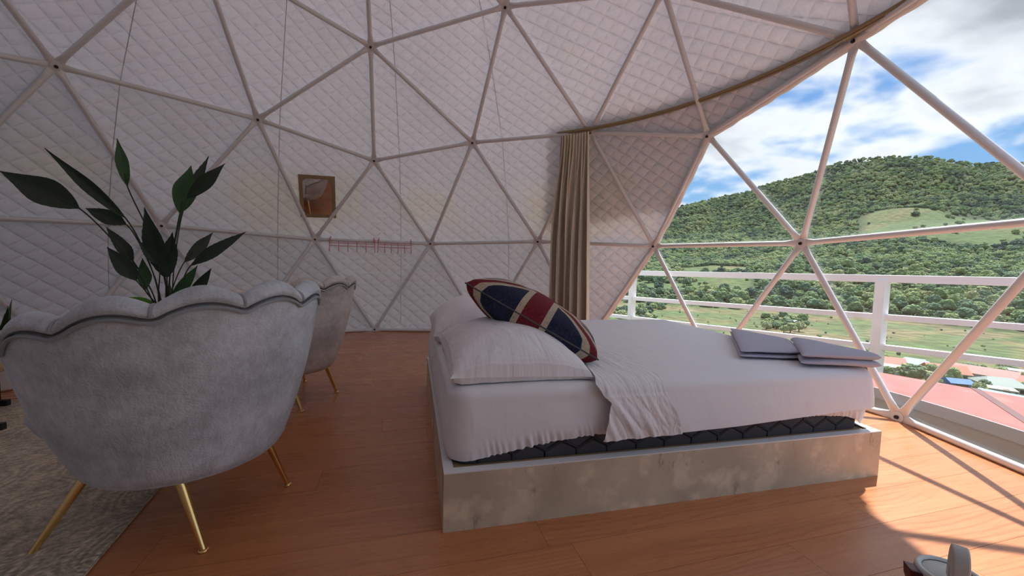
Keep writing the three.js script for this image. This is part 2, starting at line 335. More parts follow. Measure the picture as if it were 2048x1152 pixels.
{                                                             // rain awning stretched outside above the window
  const ins = [], out = [[2.9, 2.95, -3.2], [3.4, 2.95, -2.6], [3.85, 2.97, -1.9], [3.95, 2.98, -1.2], [3.96, 3.0, -0.5], [3.95, 3.0, -0.11], [3.65, 2.86, 0.18], [3.63, 2.87, 0.27], [3.58, 2.86, 0.37], [3.55, 2.86, 0.45], [3.45, 2.86, 0.8]];
  for (let i = 0; i < out.length; i++) { const a = Math.atan2(out[i][0], -out[i][2]); ins.push([3.2 * Math.sin(a), 2.9, -3.2 * Math.cos(a)]); }
  const at = (i, list) => { const k = Math.min(Math.floor(i), list.length - 2), t = i - k; return list[k].map((v, q) => lerp(v, list[k + 1][q], t)); };
  const top = grid(60, 6, (u, v) => { const a = at(u * (ins.length - 1), ins), b = at(u * (out.length - 1), out); return a.map((x, q) => lerp(x, b[q], v) - (q === 1 ? 0.03 * Math.sin(Math.PI * v) : 0)); });
  const low = top.clone(); low.translate(0, -0.012, 0);
  const aw = mesh('rain_awning', merge([top, low]), M.tarp);
  for (const a of [72, 94.4]) { const k = out.reduce((b, q) => (Math.abs(Math.atan2(q[0], -q[2]) / D2R - a) < Math.abs(Math.atan2(b[0], -b[2]) / D2R - a) ? q : b)); mesh('arm', rod(nodeAt(a === 72 ? 26.57 : 30.99, a).clone().addScaledVector(dirOf(30, a), 0.08).add(V(0, 0.12, 0)), V(k[0] * 0.98, k[1] - 0.02, k[2] * 0.98), 0.014), M.strut, aw); }
  tag(aw, 'white sheet awning fixed outside to the dome above the clear window', 'awning');
}

// ------------------------------------------------------------------ floor: laminate planks running left to right
{
  const floor = structure(group('floor'));
  const s = cyl(3.5, 3.5, 0.2, 90); s.translate(0, -0.112, 0); mesh('floor_slab', s, M.slab, floor);
  const mats = [0, 1, 2, 3].map((k) => { const q = [1, 0.965, 1.025, 0.985][k]; return std({ color: lin(q, q, q), map: rep(woodMap, 1 / 2.4, 1 / 0.6), roughnessMap: rep(woodRough, 1 / 2, 1), roughness: 1, bumpMap: rep(woodMap, 1 / 2.4, 1 / 0.6), bumpScale: 0.0006 }); });
  const r = rng(7), Rf = 3.43, pw = 0.18, pl = 1.22;
  for (let k = -25; k < 15; k++) {
    const z0 = 0.93 + k * pw, z1 = z0 + pw; if (z1 < -Rf || z0 > Rf) continue;
    const off = k === 0 ? 2.09 : k === 1 ? 1.61 : r() * pl;
    const edge = (z) => Math.sqrt(Math.max(0, Rf * Rf - z * z)), far = edge(z0 < 0 && z1 > 0 ? 0 : Math.min(Math.abs(z0), Math.abs(z1)));
    for (let x = off - pl * 8; x < far; x += pl) {
      const x1 = x + pl, g = 0.0006, poly = [], n = 6;
      const za = Math.max(z0, -Rf), zb = Math.min(z1, Rf);
      const lo = [], hi = [];
      for (let i = 0; i <= n; i++) { const z = lerp(za + g, zb - g, i / n), e = edge(z), a = Math.max(x + g, -e), b = Math.min(x1 - g, e); if (b - a > 0.01) { lo.push([a, z]); hi.push([b, z]); } }
      if (lo.length < 2) continue;
      for (const q of lo) poly.push(q); for (const q of hi.reverse()) poly.push(q);
      const sh = new THREE.Shape(poly.map(([a, b]) => new THREE.Vector2(a, -b)));
      const geo = new THREE.ExtrudeGeometry(sh, { depth: 0.01, bevelEnabled: false }); geo.rotateX(-Math.PI / 2); geo.translate(0, -0.01, 0);
      const du = r() * 2.4, dv = r() * 0.6, p = geo.attributes.position, uv = geo.attributes.uv;
      for (let i = 0; i < p.count; i++) uv.setXY(i, p.getX(i) - x + du, p.getZ(i) - z0 + dv);
      mesh('plank', geo, mats[Math.floor(r() * 4)], floor);
    }
  }
}

// ------------------------------------------------------------------ terrace, kerb and railing outside the window
{
  const line = (z) => 4.22 + (z + 0.24) * 0.407 + 0.08, pts = [];
  const shape = new THREE.Shape();
  for (let z = -3.4; z <= 3.2; z += 0.3) pts.push([line(z), z]);
  const arc = []; for (let a = 150; a >= 38; a -= 2) arc.push([3.742 * Math.sin(a * D2R), -3.742 * Math.cos(a * D2R)]);
  [...pts, ...arc].forEach(([x, z], i) => (i ? shape.lineTo(x, -z) : shape.moveTo(x, -z)));
  const g = new THREE.ExtrudeGeometry(shape, { depth: 0.35, bevelEnabled: false, curveSegments: 4 }); g.rotateX(-Math.PI / 2); g.translate(0, -0.252, 0); boxUV(g);
  structure(mesh('terrace_floor', g, M.terrace));
  const jA = V(4.5, 0.1, 0.22), jB = V(3.8, 0.1, 0.8), jd = jB.clone().sub(jA), jg = box(jd.length(), 0.004, 0.05); const jm = structure(mesh('terrace_joint', jg, std({ color: lin(0.16, 0.1, 0.1), roughness: 0.95 }))); jm.position.copy(jA).add(jB).multiplyScalar(0.5).setY(0.0995); jm.rotation.y = Math.atan2(-jd.z, jd.x);
  const ring = (r0, r1, y0, y1, a0 = 30, a1 = 160) => { const n = 90; return grid(n, 4, (u, v, i, j) => { const a = lerp(a0, a1, u) * D2R, [r, y] = [[r1, y0], [r0, y0], [r0, y1], [r1, y1], [r1, y0]][j]; return [r * Math.sin(a), y, -r * Math.cos(a)]; }); };
  const kerbs = structure(group('terrace_kerb'));
  const up = ring(3.728, 3.744, 0.022, 0.0975).toNonIndexed(), lo = ring(3.735, 3.745, -0.5, 0.022).toNonIndexed(); up.computeVertexNormals(); lo.computeVertexNormals();
  mesh('coping', up, std({ color: lin(0.4, 0.375, 0.37), roughness: 0.7 }), kerbs); mesh('face', lo, M.kerb, kerbs);
  structure(mesh('gutter_bed', ring(3.3, 3.79, -0.6, -0.45).toNonIndexed(), M.slab)).geometry.computeVertexNormals();
  const an = tag(group('anchor_bracket'), 'small steel plate and rod fixed to the terrace kerb outside the window', 'bracket'), az = 86.3 * D2R, at = (r, y) => V(r * Math.sin(az), y, -r * Math.cos(az));
  const plate = mesh('plate', box(0.07, 0.006, 0.11), M.strut, an); plate.position.copy(at(3.72, 0.035)); plate.rotation.y = Math.PI / 2 - az;
  mesh('rod', rod(at(3.725, -0.3), at(3.725, 0.1), 0.005), M.bolt, an); mesh('nut', rod(at(3.725, 0.038), at(3.725, 0.05), 0.011, 0.011, 6), M.bolt, an);
  const out = (x, y, z) => V(x, y, z).sub(EYE).multiplyScalar(1.22).add(EYE), A = out(3.25, 0.05, -2.5), B = out(4.17, 0.098, -0.24), dir = B.clone().sub(A), C = B.clone().add(dir);
  const rl = tag(group('railing'), 'white steel railing with three horizontal bars along the terrace edge', 'railing');
  const post = (p) => mesh('post', box(0.09, 2.5, 0.09, p.x, p.y - 0.28, p.z, 0.006), M.rail, rl);
  [A, B, C, C.clone().add(dir), A.clone().sub(dir)].forEach(post);
  for (const [ya, yb, hh] of [[0.862, 0.905, 0.075], [0.528, 0.588, 0.056], [0.27, 0.334, 0.056]].map(([a, b, h]) => [EYE.y + (a - EYE.y) * 1.22, EYE.y + (b - EYE.y) * 1.22, h])) {
    const a = A.clone().setY(ya), b = B.clone().setY(yb), d = b.clone().sub(a), p = a.clone().sub(d), q = b.clone().addScaledVector(d, 2), L = p.distanceTo(q);
    const g = new RoundedBoxGeometry(0.06, hh, L, 2, 0.006), m = mesh('rail', g, M.rail, rl);
    m.position.copy(p).add(q).multiplyScalar(0.5); m.lookAt(q);
  }
}

// ------------------------------------------------------------------ bed
const BED = V(0.448, 0, 0.774), BED_TURN = -2.06 * D2R;
const bedUW = (g) => { g.position.copy(BED); g.rotation.y = BED_TURN; return g; };   // local x along the bed, local -z across it
function drape({ u0, u1, w0, w1, top, rc, rf, hem, K = 900, rows = 14, fold = () => 0, bulge = 0.012, crown = 0.008, wave = 0.003, seed = 0, uvScale = 1 }) {
  const a = u1 - u0, b = w1 - w0, q = Math.PI / 2 * rc, sides = [a - 2 * rc, q, b - 2 * rc, q, a - 2 * rc, q, b - 2 * rc, q], P = sides.reduce((x, y) => x + y), per = [];
  const corner = [[u1 - rc, w0 + rc, -90], [u1 - rc, w1 - rc, 0], [u0 + rc, w1 - rc, 90], [u0 + rc, w0 + rc, 180]];
  for (let i = 0; i < K; i++) {
    let s = (i / K) * P, k = 0; while (s > sides[k]) s -= sides[k++];
    const side = k >> 1;
    if (k % 2) { const [cx, cy, t0] = corner[side], t = (t0 + 90 * s / q) * D2R; per.push([cx + rc * Math.cos(t), cy + rc * Math.sin(t), Math.cos(t), Math.sin(t), (i / K) * P]); }
    else per.push([...[[u0 + rc + s, w0, 0, -1], [u1, w0 + rc + s, 1, 0], [u1 - rc - s, w1, 0, 1], [u0, w1 - rc - s, -1, 0]][side], (i / K) * P]);
  }
  const cx = (u0 + u1) / 2, cw = (w0 + w1) / 2, inner = 12, fil = 6, N = inner + fil + rows;
  return grid(K, N, (u, v, i, j) => {
    const [x, w, nx, nw, s] = per[i % K], H = hem(x, w, nx, nw), ix = x - nx * rf, iw = w - nw * rf;
    let px, pw, y, d;
    if (j <= inner) { const f = j / inner, e = 1 - Math.pow(1 - f, 1.4); px = lerp(cx, ix, e); pw = lerp(cw, iw, e); y = top + crown * (1 - e * e); }
    else if (j <= inner + fil) { const t = ((j - inner) / fil) * Math.PI / 2; px = ix + nx * rf * Math.sin(t); pw = iw + nw * rf * Math.sin(t); y = top - rf * (1 - Math.cos(t)); if (y < H) y = H; }
    else { const t = (j - inner - fil) / rows, y0 = Math.max(H, top - rf); y = lerp(y0, H, t); d = bulge * Math.sin(Math.PI * clamp((y0 - y) / 0.3)) + fold(x, w, nx, nw, s, t); px = x + nx * d; pw = w + nw * d; }
    y += wave * fbm(px * 3 + seed, pw * 3, seed, 3);
    return [px, y, -pw, px * uvScale, (pw - y) * uvScale];
  }, { closeU: true });
}
{
  const bed = tag(bedUW(group('bed')), 'low double bed with a concrete-look base and a dark grey mattress', 'bed');
  const L = 2.03, Wd = 1.74, h = 0.215, t = 0.02;
  mesh('front_panel', box(L, h - 0.003, t, L / 2, (h - 0.003) / 2, -t / 2), M.concrete, bed);
  mesh('back_panel', box(L, h - 0.003, t, L / 2, (h - 0.003) / 2, -Wd + t / 2), M.concrete, bed);
  for (const x of [t / 2, L - t / 2]) mesh('end_panel', box(t, h - 0.003, Wd - 2 * t, x, (h - 0.003) / 2, -Wd / 2), M.concrete, bed);
  mesh('edge_trim', merge([box(L, 0.004, t + 0.016, L / 2, h - 0.001, -t / 2 - 0.008), box(L, 0.004, t + 0.016, L / 2, h - 0.001, -Wd + t / 2 + 0.008), box(t + 0.016, 0.004, Wd - 0.072, t / 2 + 0.008, h - 0.001, -Wd / 2), box(t + 0.016, 0.004, Wd - 0.064, L - t / 2 - 0.008, h - 0.001, -Wd / 2)]), M.white, bed);
  mesh('base_board', box(L - 0.07, 0.018, Wd - 0.07, L / 2, 0.197, -Wd / 2), M.ply, bed);
  mesh('mattress', drape({ u0: 0.035, u1: 2.0, w0: 0.07, w1: 1.68, top: 0.485, rc: 0.07, rf: 0.04, hem: () => 0.207, K: 400, rows: 8, bulge: 0.006, wave: 0 }), M.mattress, bed);
}
{
  // fitted sheet: its hem rises along the side and dips at the corners, gathered by elastic
  const hemNear = [[-0.05, 0.222], [0.08, 0.226], [0.2, 0.246], [0.4, 0.276], [0.6, 0.293], [0.85, 0.295], [1.1, 0.287], [1.5, 0.296], [1.74, 0.294], [1.86, 0.284], [1.93, 0.262], [1.975, 0.232], [2.06, 0.214]];
  const fit = bedUW(mesh('fitted_sheet', drape({
    u0: 0.018, u1: 2.02, w0: 0.045, w1: 1.7, top: 0.494, rc: 0.085, rf: 0.045, K: 1500, rows: 16, bulge: 0.014, seed: 3,
    hem: (x, w, nx, nw) => (nw < -0.5 ? table(hemNear, x) : nx > 0.5 ? 0.222 + 0.05 * Math.sin(Math.PI * clamp(w / 1.7)) : 0.225),
    fold: (x, w, nx, nw, s, t) => { const g = nw < -0.7 ? smooth(0.08, 0.22, x) * (1 - smooth(0.62, 0.8, x)) + smooth(1.35, 1.5, x) * (1 - smooth(1.9, 2.0, x)) : 0.35; const reach = 0.36 + 0.2 * noise(s * 7, 9.1), k = smooth(1 - reach, 1.02, t), sl = s + (1 - t) * 0.05; return g * k * (0.006 * Math.sin(sl * 240 + 5 * noise(sl * 11, 2)) * (0.6 + 0.6 * noise(sl * 17, 5.5)) + 0.009 * noise(sl * 48, 4.4, t)) - 0.012 * k * k + 0.008 * fbm(s * 4, t * 1.5, 7, 2); },
  }), M.sheet));
  tag(fit, 'white fitted sheet with a gathered elastic hem stretched over the mattress', 'sheet');
  const hemTop = [[0.6, 0.283], [0.95, 0.287], [1.18, 0.293], [1.49, 0.306], [1.72, 0.318], [1.96, 0.327], [2.06, 0.325]];
  const top = bedUW(mesh('top_sheet', drape({
    u0: 0.62, u1: 2.034, w0: 0.022, w1: 1.715, top: 0.503, rc: 0.08, rf: 0.05, K: 900, rows: 14, bulge: 0.016, crown: 0.012, seed: 8,
    hem: (x, w, nx, nw) => (nx < -0.3 ? 0.497 : nw < -0.5 ? table(hemTop, x) : nx > 0.3 ? 0.325 + 0.02 * noise(w * 3, 1) : 0.32),
    fold: (x, w, nx, nw, s, t) => (nx < -0.3 ? 0 : 0.005 * fbm(s * 4, t * 1.5, 2, 2) * t),
  }), M.sheetSmooth));
  tag(top, 'smooth white top sheet tucked over the foot half of the bed', 'sheet');
  // the turned-back corner of the top sheet hanging down the near side
  const L = [[0, 0.66, 0.62], [0.24, 0.65, 0.33], [0.5, 0.575, 0.015]], hang = [[0.5, 0.575], [0.62, 0.628], [0.8, 0.612], [1, 0.6]], right = [[0, 0.88], [0.25, 0.895], [0.5, 0.86], [0.62, 0.885], [0.8, 0.92], [1, 0.952]];
  const flap = grid(110, 90, (u, v) => {
    const ul = v < 0.5 ? table(L.map((q) => [q[0], q[1]]), v) : table(hang, v), ur = table(right, v);
    const w = v < 0.5 ? lerp(0.66, 0.03, v / 0.5) : 0, t = clamp((v - 0.44) / 0.56), x = lerp(ul, ur, u);
    const ang = smooth(0.44, 0.56, v) * Math.PI / 2;
    const crease = fbm(x * 13 - v * 3, v * 1.6, 4, 3) * 0.026 * (0.25 + 0.75 * smooth(0.4, 0.75, v)) + 0.004 * noise(x * 42 - v * 8, v * 4, 6) * smooth(0.55, 0.95, v);
    let y, ww;
    if (v < 0.44) { ww = lerp(0.66, 0.076, v / 0.44); y = 0.515 + Math.abs(crease) * 0.7 + 0.004; }
    else { const k = (v - 0.44) / 0.12; if (k < 1) { ww = 0.076 - 0.07 * Math.sin(k * Math.PI / 2); y = 0.517 - 0.06 * (1 - Math.cos(k * Math.PI / 2)) + Math.abs(crease) * 0.5 * Math.cos(ang); ww -= Math.abs(crease) * Math.sin(ang); } else { const e = (v - 0.56) / 0.44; ww = 0.006 - 0.012 * Math.sin(Math.PI * e) - Math.abs(crease) - 0.004; y = lerp(0.457, 0.284 + 0.008 * noise(x * 14, 3), e); } }
    return [x, y, -ww, x, v];
  });
  const f = mesh('turned_corner', flap, new THREE.MeshStandardMaterial({ color: lin(0.88, 0.875, 0.89), bumpMap: rep(clothWrinkle, 4, 1.3), bumpScale: 0.008, roughness: 0.9, side: THREE.DoubleSide }), top);
  f.userData.label = 'crumpled corner of the top sheet turned over and hanging';
}

// ------------------------------------------------------------------ pillows and the flag cushion
function pillowGeo(w, h, t, { pinch = 0.07, n = 56, seed = 0, crumple = 0.01, power = 0.42 } = {}) {
  const face = (sgn) => grid(n, n, (a, b) => {
    const u = a * 2 - 1, v = b * 2 - 1, e = Math.pow(Math.max(0, (1 - u * u) * (1 - v * v)), power);
    const x = w / 2 * u * (1 - pinch * (1 - v * v)), y = h / 2 * v * (1 - pinch * (1 - u * u));
    const z = sgn * (t / 2 * e + crumple * Math.min(1, e * 2.2) * fbm(x * 7 + seed, y * 7, sgn + seed, 3) + crumple * 0.9 * Math.min(1, e * 4) * (1 - e) * noise(x * 13 + seed, y * 13, seed) * smooth(0.45, 0.9, Math.max(Math.abs(u), Math.abs(v))));
    return sgn > 0 ? [x, y, z, a, b] : [-x, y, z, a, b];
  });
  return merge([face(1), face(-1)]);
}
const toBed = (u, y, w) => { const c = Math.cos(BED_TURN), s = Math.sin(BED_TURN), lx = u, lz = -w; return V(BED.x + lx * c + lz * s, y, BED.z - lx * s + lz * c); };
function layPillow(name, geoFor, at, tiltRight, tiltAway, yaw, floorY, mat) {
  const g = geoFor; g.rotateX(-Math.PI / 2); g.rotateX(tiltAway); g.rotateZ(tiltRight); g.rotateY(yaw);
  const p = g.attributes.position; for (let i = 0; i < p.count; i++) if (p.getY(i) + at.y < floorY) p.setY(i, floorY - at.y + 0.002 * noise(p.getX(i) * 20, p.getZ(i) * 20));
  g.computeVertexNormals();
  const mm = mergeVertices(g, 1e-5); mm.computeVertexNormals();
  const m = mesh(name, mm, mat); m.position.copy(at); return m;
}
tag(layPillow('pillow', pillowGeo(0.57, 0.76, 0.33, { seed: 1, crumple: 0.011, pinch: 0.035, power: 0.46 }), toBed(0.31, 0.528, 0.46), -0.03, 0.02, BED_TURN, 0.5, M.pillow), 'white bed pillow at the near side of the bed, lying under the flag cushion', 'pillow');
tag(layPillow('pillow', pillowGeo(0.54, 0.64, 0.42, { seed: 9, crumple: 0.008, pinch: 0.04, power: 0.5 }), toBed(0.27, 0.535, 1.18), -0.05, 0.03, BED_TURN, 0.5, M.pillow), 'white bed pillow farther from the camera, half hidden behind the front one', 'pillow');
{
  const cv = document.createElement('canvas'); cv.width = 768; cv.height = 512; const c = cv.getContext('2d'), W = 768, H = 512;
  c.fillStyle = '#1d2745'; c.fillRect(0, 0, W, H);
  const diag = (w, col, off) => { c.strokeStyle = col; c.lineWidth = w; for (const s of [1, -1]) { c.save(); c.translate(W / 2, H / 2); c.scale(s, 1); c.beginPath(); c.moveTo(-W / 2 - 60, -H / 2 - 40 + off); c.lineTo(W / 2 + 60, H / 2 + 40 + off); c.stroke(); c.restore(); } };
  diag(104, '#cdbfa8', 0); diag(38, '#7c1f2b', 8);
  c.fillStyle = '#cdbfa8'; c.fillRect(0, H / 2 - 88, W, 176); c.fillRect(W / 2 - 92, 0, 184, H);
  c.fillStyle = '#7c1f2b'; c.fillRect(0, H / 2 - 54, W, 108); c.fillRect(W / 2 - 58, 0, 116, H);
  const r = rng(5); for (let i = 0; i < 26000; i++) { c.fillStyle = r() < 0.5 ? 'rgba(0,0,0,0.16)' : 'rgba(235,225,205,0.12)'; c.fillRect(r() * W, r() * H, 2 + r() * 3, 1.5); }
  const t = new THREE.CanvasTexture(cv); t.colorSpace = THREE.SRGBColorSpace;
  const mat = std({ map: t, bumpMap: rep(weave, 5, 3.5), bumpScale: 0.0015, roughness: 0.95 });
  const w = 0.68, h = 0.44, g = mergeVertices(pillowGeo(w, h, 0.25, { pinch: 0.06, crumple: 0.007, power: 0.37, n: 48, seed: 4 }), 1e-5); g.computeVertexNormals();
  const Lp = toBed(0.125, 0.856, 0.46), Rn = toBed(0.66, 0.553, 0.2), Rf = toBed(0.885, 0.475, 0.57);
  const e1 = Rn.clone().sub(Lp).normalize(), e2 = Rf.clone().sub(Rn); e2.addScaledVector(e1, -e2.dot(e1)).normalize(); const e3 = e1.clone().cross(e2);
  const cu = mesh('cushion', g, mat);
  cu.quaternion.setFromRotationMatrix(new THREE.Matrix4().makeBasis(e1, e2, e3)); cu.position.copy(Lp).add(Rn).multiplyScalar(0.5).addScaledVector(e2, h / 2);
  tag(cu, 'red, white and navy flag cushion leaning across the white pillows', 'cushion');
  const rim = []; for (let k = 0; k < 120; k++) { const q = k / 30, s = q % 1 * 2 - 1, [u, v] = [[s, -1], [1, s], [-s, 1], [-1, -s]][Math.floor(q)]; rim.push(V(w / 2 * u * (1 - 0.06 * (1 - v * v)), h / 2 * v * (1 - 0.06 * (1 - u * u)), 0)); }
  mesh('piping', tube(rim, 0.0035, 240, 6, true), M.darkCord, cu);
}
for (const [quad, label, h0] of [
  [[[1.465, 0.27], [1.78, 0.2], [2.03, 0.5], [2.0, 0.93]], 'folded lilac-grey towel nearer the bed middle, partly under the other towel', 0.05],
  [[[1.645, 0.1], [2.0, 0.0], [2.06, 0.12], [2.045, 0.52]], 'folded lilac-grey towel on the near foot corner of the bed', 0.07]]) {
  const t = bedUW(group('towel')); tag(t, label, 'towel', 'folded towels at the foot of the bed');
  const layer = (y0, h, k, seed) => {
    const c = quad.reduce((q, v) => [q[0] + v[0] / 4, q[1] + v[1] / 4], [0, 0]), q = quad.map(([x, w]) => [lerp(c[0], x, k), lerp(c[1], w, k)]);
    const f = (sgn) => grid(40, 40, (a, b) => {
      const u = 0.5 - 0.5 * Math.cos(Math.PI * a), v = 0.5 - 0.5 * Math.cos(Math.PI * b), e = Math.pow(Math.max(0, (1 - Math.pow(Math.abs(2 * u - 1), 9)) * (1 - Math.pow(Math.abs(2 * v - 1), 7))), 0.5);
      const x = lerp(lerp(q[0][0], q[1][0], u), lerp(q[3][0], q[2][0], u), v), w = lerp(lerp(q[0][1], q[1][1], u), lerp(q[3][1], q[2][1], u), v);
      const y = y0 + h / 2 + sgn * h / 2 * e + 0.006 * fbm(x * 5, w * 5, seed, 3) - 0.35 * Math.max(0, x - 2.0);
      return sgn > 0 ? [x, y, -w, x, w] : [x, y, -w, x, w];
    });
    const top = f(1), low = f(-1), ix = low.index.array; for (let n = 0; n < ix.length; n += 3) { const z = ix[n]; ix[n] = ix[n + 1]; ix[n + 1] = z; } low.computeVertexNormals();
    mesh('fold', merge([top, low]), M.towel, t);
  };
  layer(0.512, h0 * 0.5, 1.0, 3); layer(0.512 + h0 * 0.46, h0 * 0.54, 0.975, 7);
}

// ------------------------------------------------------------------ scalloped shell chairs
function shellChair(name, mat, feet) {
  const ch = group(name), FI = 130, LOBE = 29;
  const rimY = (f) => 0.778 - 0.128 * Math.pow(Math.abs(f) / 105, 2), lobe = (f) => Math.cos((f / LOBE) * Math.PI), bump = (f) => Math.abs(lobe(f));
  const rTop = (f) => 0.438 - 0.01 * (1 - bump(f));
  const prof = [];                                            // rows from the underside, up the outside, over the roll, down the inside
  const row = (f) => {
    const H = rimY(f) + 0.032 * bump(f), r1 = rTop(f), out = [];
    out.push([0.2, 0.222], [0.26, 0.222], [0.292, 0.236], [0.308, 0.262]);
    for (let k = 1; k <= 14; k++) { const t = k / 14; out.push([lerp(0.308, r1, t) + 0.016 * Math.sin(Math.PI * t), lerp(0.262, H, t)]); }
    const rr = 0.03 + 0.007 * bump(f);
    for (let k = 0; k <= 12; k++) { const t = (k / 12) * Math.PI * 1.12 - 0.35, x = r1 - rr + 0.012; out.push([x + rr * Math.cos(t) + (k === 0 ? -0.012 : 0), H + 0.012 + rr * 0.45 + rr * 1.05 * Math.sin(t)]); }
    for (let k = 1; k <= 8; k++) { const t = k / 8; out.push([lerp(r1 - 0.075, 0.27, t) - 0.018 * bump(f) * Math.sin(Math.PI * t) , lerp(H - 0.02, 0.36, t)]); }
    return out;
  };
  const nr = row(0).length - 1, nf = 200;
  const shell = grid(nf, nr, (u, v, i, j) => { const f = lerp(-FI, FI, u), [r, y] = row(f)[j]; const q = r + (j > 1 && j < 9 ? 0.0035 * (1 - (j - 1) / 8) * noise(f * 0.55, j * 0.25, 3) : 0); return [q * Math.sin(f * D2R), y, q * Math.cos(f * D2R), f * D2R * 0.4, y]; });
  const caps = [-FI, FI].map((f) => { const q = row(f), m = q.length, pos = [], idx = []; q.forEach(([r, y]) => pos.push(r * Math.sin(f * D2R), y, r * Math.cos(f * D2R))); for (let k = 0; k < m / 2 - 1; k++) { const a = k, b = k + 1, c = m - 1 - k, d = m - 2 - k; idx.push(...(f > 0 ? [a, b, d, a, d, c] : [a, d, b, a, c, d])); } const g = new THREE.BufferGeometry(); g.setAttribute('position', new THREE.Float32BufferAttribute(pos, 3)); g.setAttribute('uv', new THREE.Float32BufferAttribute(pos.flatMap((_, k) => (k % 3 < 2 ? [0] : [])), 2)); g.setIndex(idx); g.computeVertexNormals(); return g; });
  mesh('shell', merge([shell, ...caps]), mat, ch);
  const at = (f, r, y) => V(r * Math.sin(f * D2R), y, r * Math.cos(f * D2R));
  for (const [dr, dy] of [[0.006, 0.004], [0.004, 0.016]]) { const pts = []; for (let f = -FI; f <= FI; f += 4) pts.push(at(f, rTop(f) + dr, rimY(f) + 0.032 * bump(f) + dy)); mesh('piping', tube(pts, dy > 0.01 ? 0.003 : 0.0055, 220, 6), dy > 0.01 ? M.darkCord : mat, ch); }
  for (let k = -4; k <= 4; k++) {                             // cords between the lobes, over the roll and down the inside
    const f = (k + (k < 0 ? 0.5 : k > 0 ? -0.5 : 99)) * LOBE; if (Math.abs(f) > FI) continue;
    const q = row(f).slice(19), pts = q.map(([r, y], i) => at(f, r + (i < 7 ? 0.002 : -0.002), y + 0.002)); mesh('seam_cord', tube(pts, 0.0048, 60, 6), mat, ch);
  }
  for (const f of [-FI, FI]) { const pts = row(f).slice(2, 24).map(([r, y]) => at(f, r + 0.003, y)); mesh('edge_cord', tube(pts, 0.005, 60, 6), M.darkCord, ch); }
  const seatBase = new THREE.LatheGeometry([[0, 0.214], [0.24, 0.216], [0.285, 0.228], [0.3, 0.26], [0.3, 0.33], [0.28, 0.345], [0, 0.345]].map((q) => new THREE.Vector2(...q)), 60); mesh('seat_base', seatBase, mat, ch);
  const seat = new THREE.LatheGeometry([[0, 0.345], [0.25, 0.346], [0.31, 0.36], [0.325, 0.39], [0.31, 0.425], [0.24, 0.448], [0, 0.455]].map((q) => new THREE.Vector2(...q)), 60); seat.scale(1.0, 1, 1.28); seat.translate(0, 0, -0.16); mesh('seat_cushion', seat, mat, ch);
  for (const [x, z, tx, tz] of feet) {
    const foot = V(x, 0.006, z), top = V(tx, 0.25, tz), leg = mesh('leg', rod(foot, top, 0.0095, 0.0165, 16), M.gold, ch);
    const g = new THREE.LatheGeometry([[0, 0], [0.0145, 0], [0.0155, 0.003], [0.0145, 0.007], [0.009, 0.01], [0, 0.01]].map((q) => new THREE.Vector2(...q)), 20); g.translate(x, 0, z); mesh('foot', g, M.gold, leg);
  }
  return ch;
}
const CHAIR_TURN = Math.atan2(0.829, 0.56);
const FEET = [[-0.151, 0.277, -0.155, 0.165], [0.237, 0.208, 0.165, 0.16], [-0.348, -0.193, -0.215, -0.13], [0.345, -0.2, 0.215, -0.13]];
{
  const a = shellChair('shell_armchair', M.silver, FEET); a.position.set(-0.455, 0, 0.4); a.rotation.y = CHAIR_TURN;
  tag(a, 'large silver-grey velvet armchair with a scalloped back and gold legs, in front', 'armchair');
  const b = shellChair('shell_armchair', M.taupe, FEET); b.position.set(-0.42, 0, -0.83); b.rotation.y = CHAIR_TURN; b.scale.setScalar(0.965);
  tag(b, 'taupe velvet scalloped armchair standing behind the silver-grey one', 'armchair');
}

// ------------------------------------------------------------------ rug
{
  const g = new RoundedBoxGeometry(2.1, 0.012, 2.9, 2, 0.005); boxUV(g);
  const m = mesh('rug', g, M.rug); m.position.set(-1.68, 0.0062, 0.34); m.rotation.y = 0.09;
  tag(m, 'grey and cream rug with swirling lines under the front armchair', 'rug');
}

// ------------------------------------------------------------------ plants
function leafGeo(len, wid, droop, curl = 0.25, tipHook = 0) {  // blade along +y, facing +z
  return grid(8, 22, (u, v) => {
    const s = u * 2 - 1, w = wid / 2 * Math.pow(Math.sin(Math.PI * Math.pow(v, 0.8)), 1.2) * 0.95 * (1 + 0.05 * Math.sin(v * 11 + len * 40)) + 0.0015;
    const rip = 0.004 * Math.sin(v * 70 + s * 2) * Math.abs(s);
    return [s * w * (1 - curl * 0.12), v * len, Math.abs(s) * w * curl - droop * v * v * len + rip, u, v];
  });
}
function plantLeaf(parent, base, tip, wid, depth, mat, lean = 0) {
  const d = tip.clone().sub(base), L = d.length(), g = leafGeo(L, wid, 0.06 + lean);
  const y = d.clone().normalize(), view = V(EYE.x, EYE.y, EYE.z).sub(parent.position).setY(0).normalize(), x = y.clone().cross(view).normalize(), z = x.clone().cross(y);
  const tw = depth * 1.2; const x2 = x.clone().multiplyScalar(Math.cos(tw)).addScaledVector(z, Math.sin(tw)), z2 = x2.clone().cross(y);
  const m = mesh('leaf', g, mat, parent); m.quaternion.setFromRotationMatrix(new THREE.Matrix4().makeBasis(x2, y, z2)); m.position.copy(base);
  return m;
}
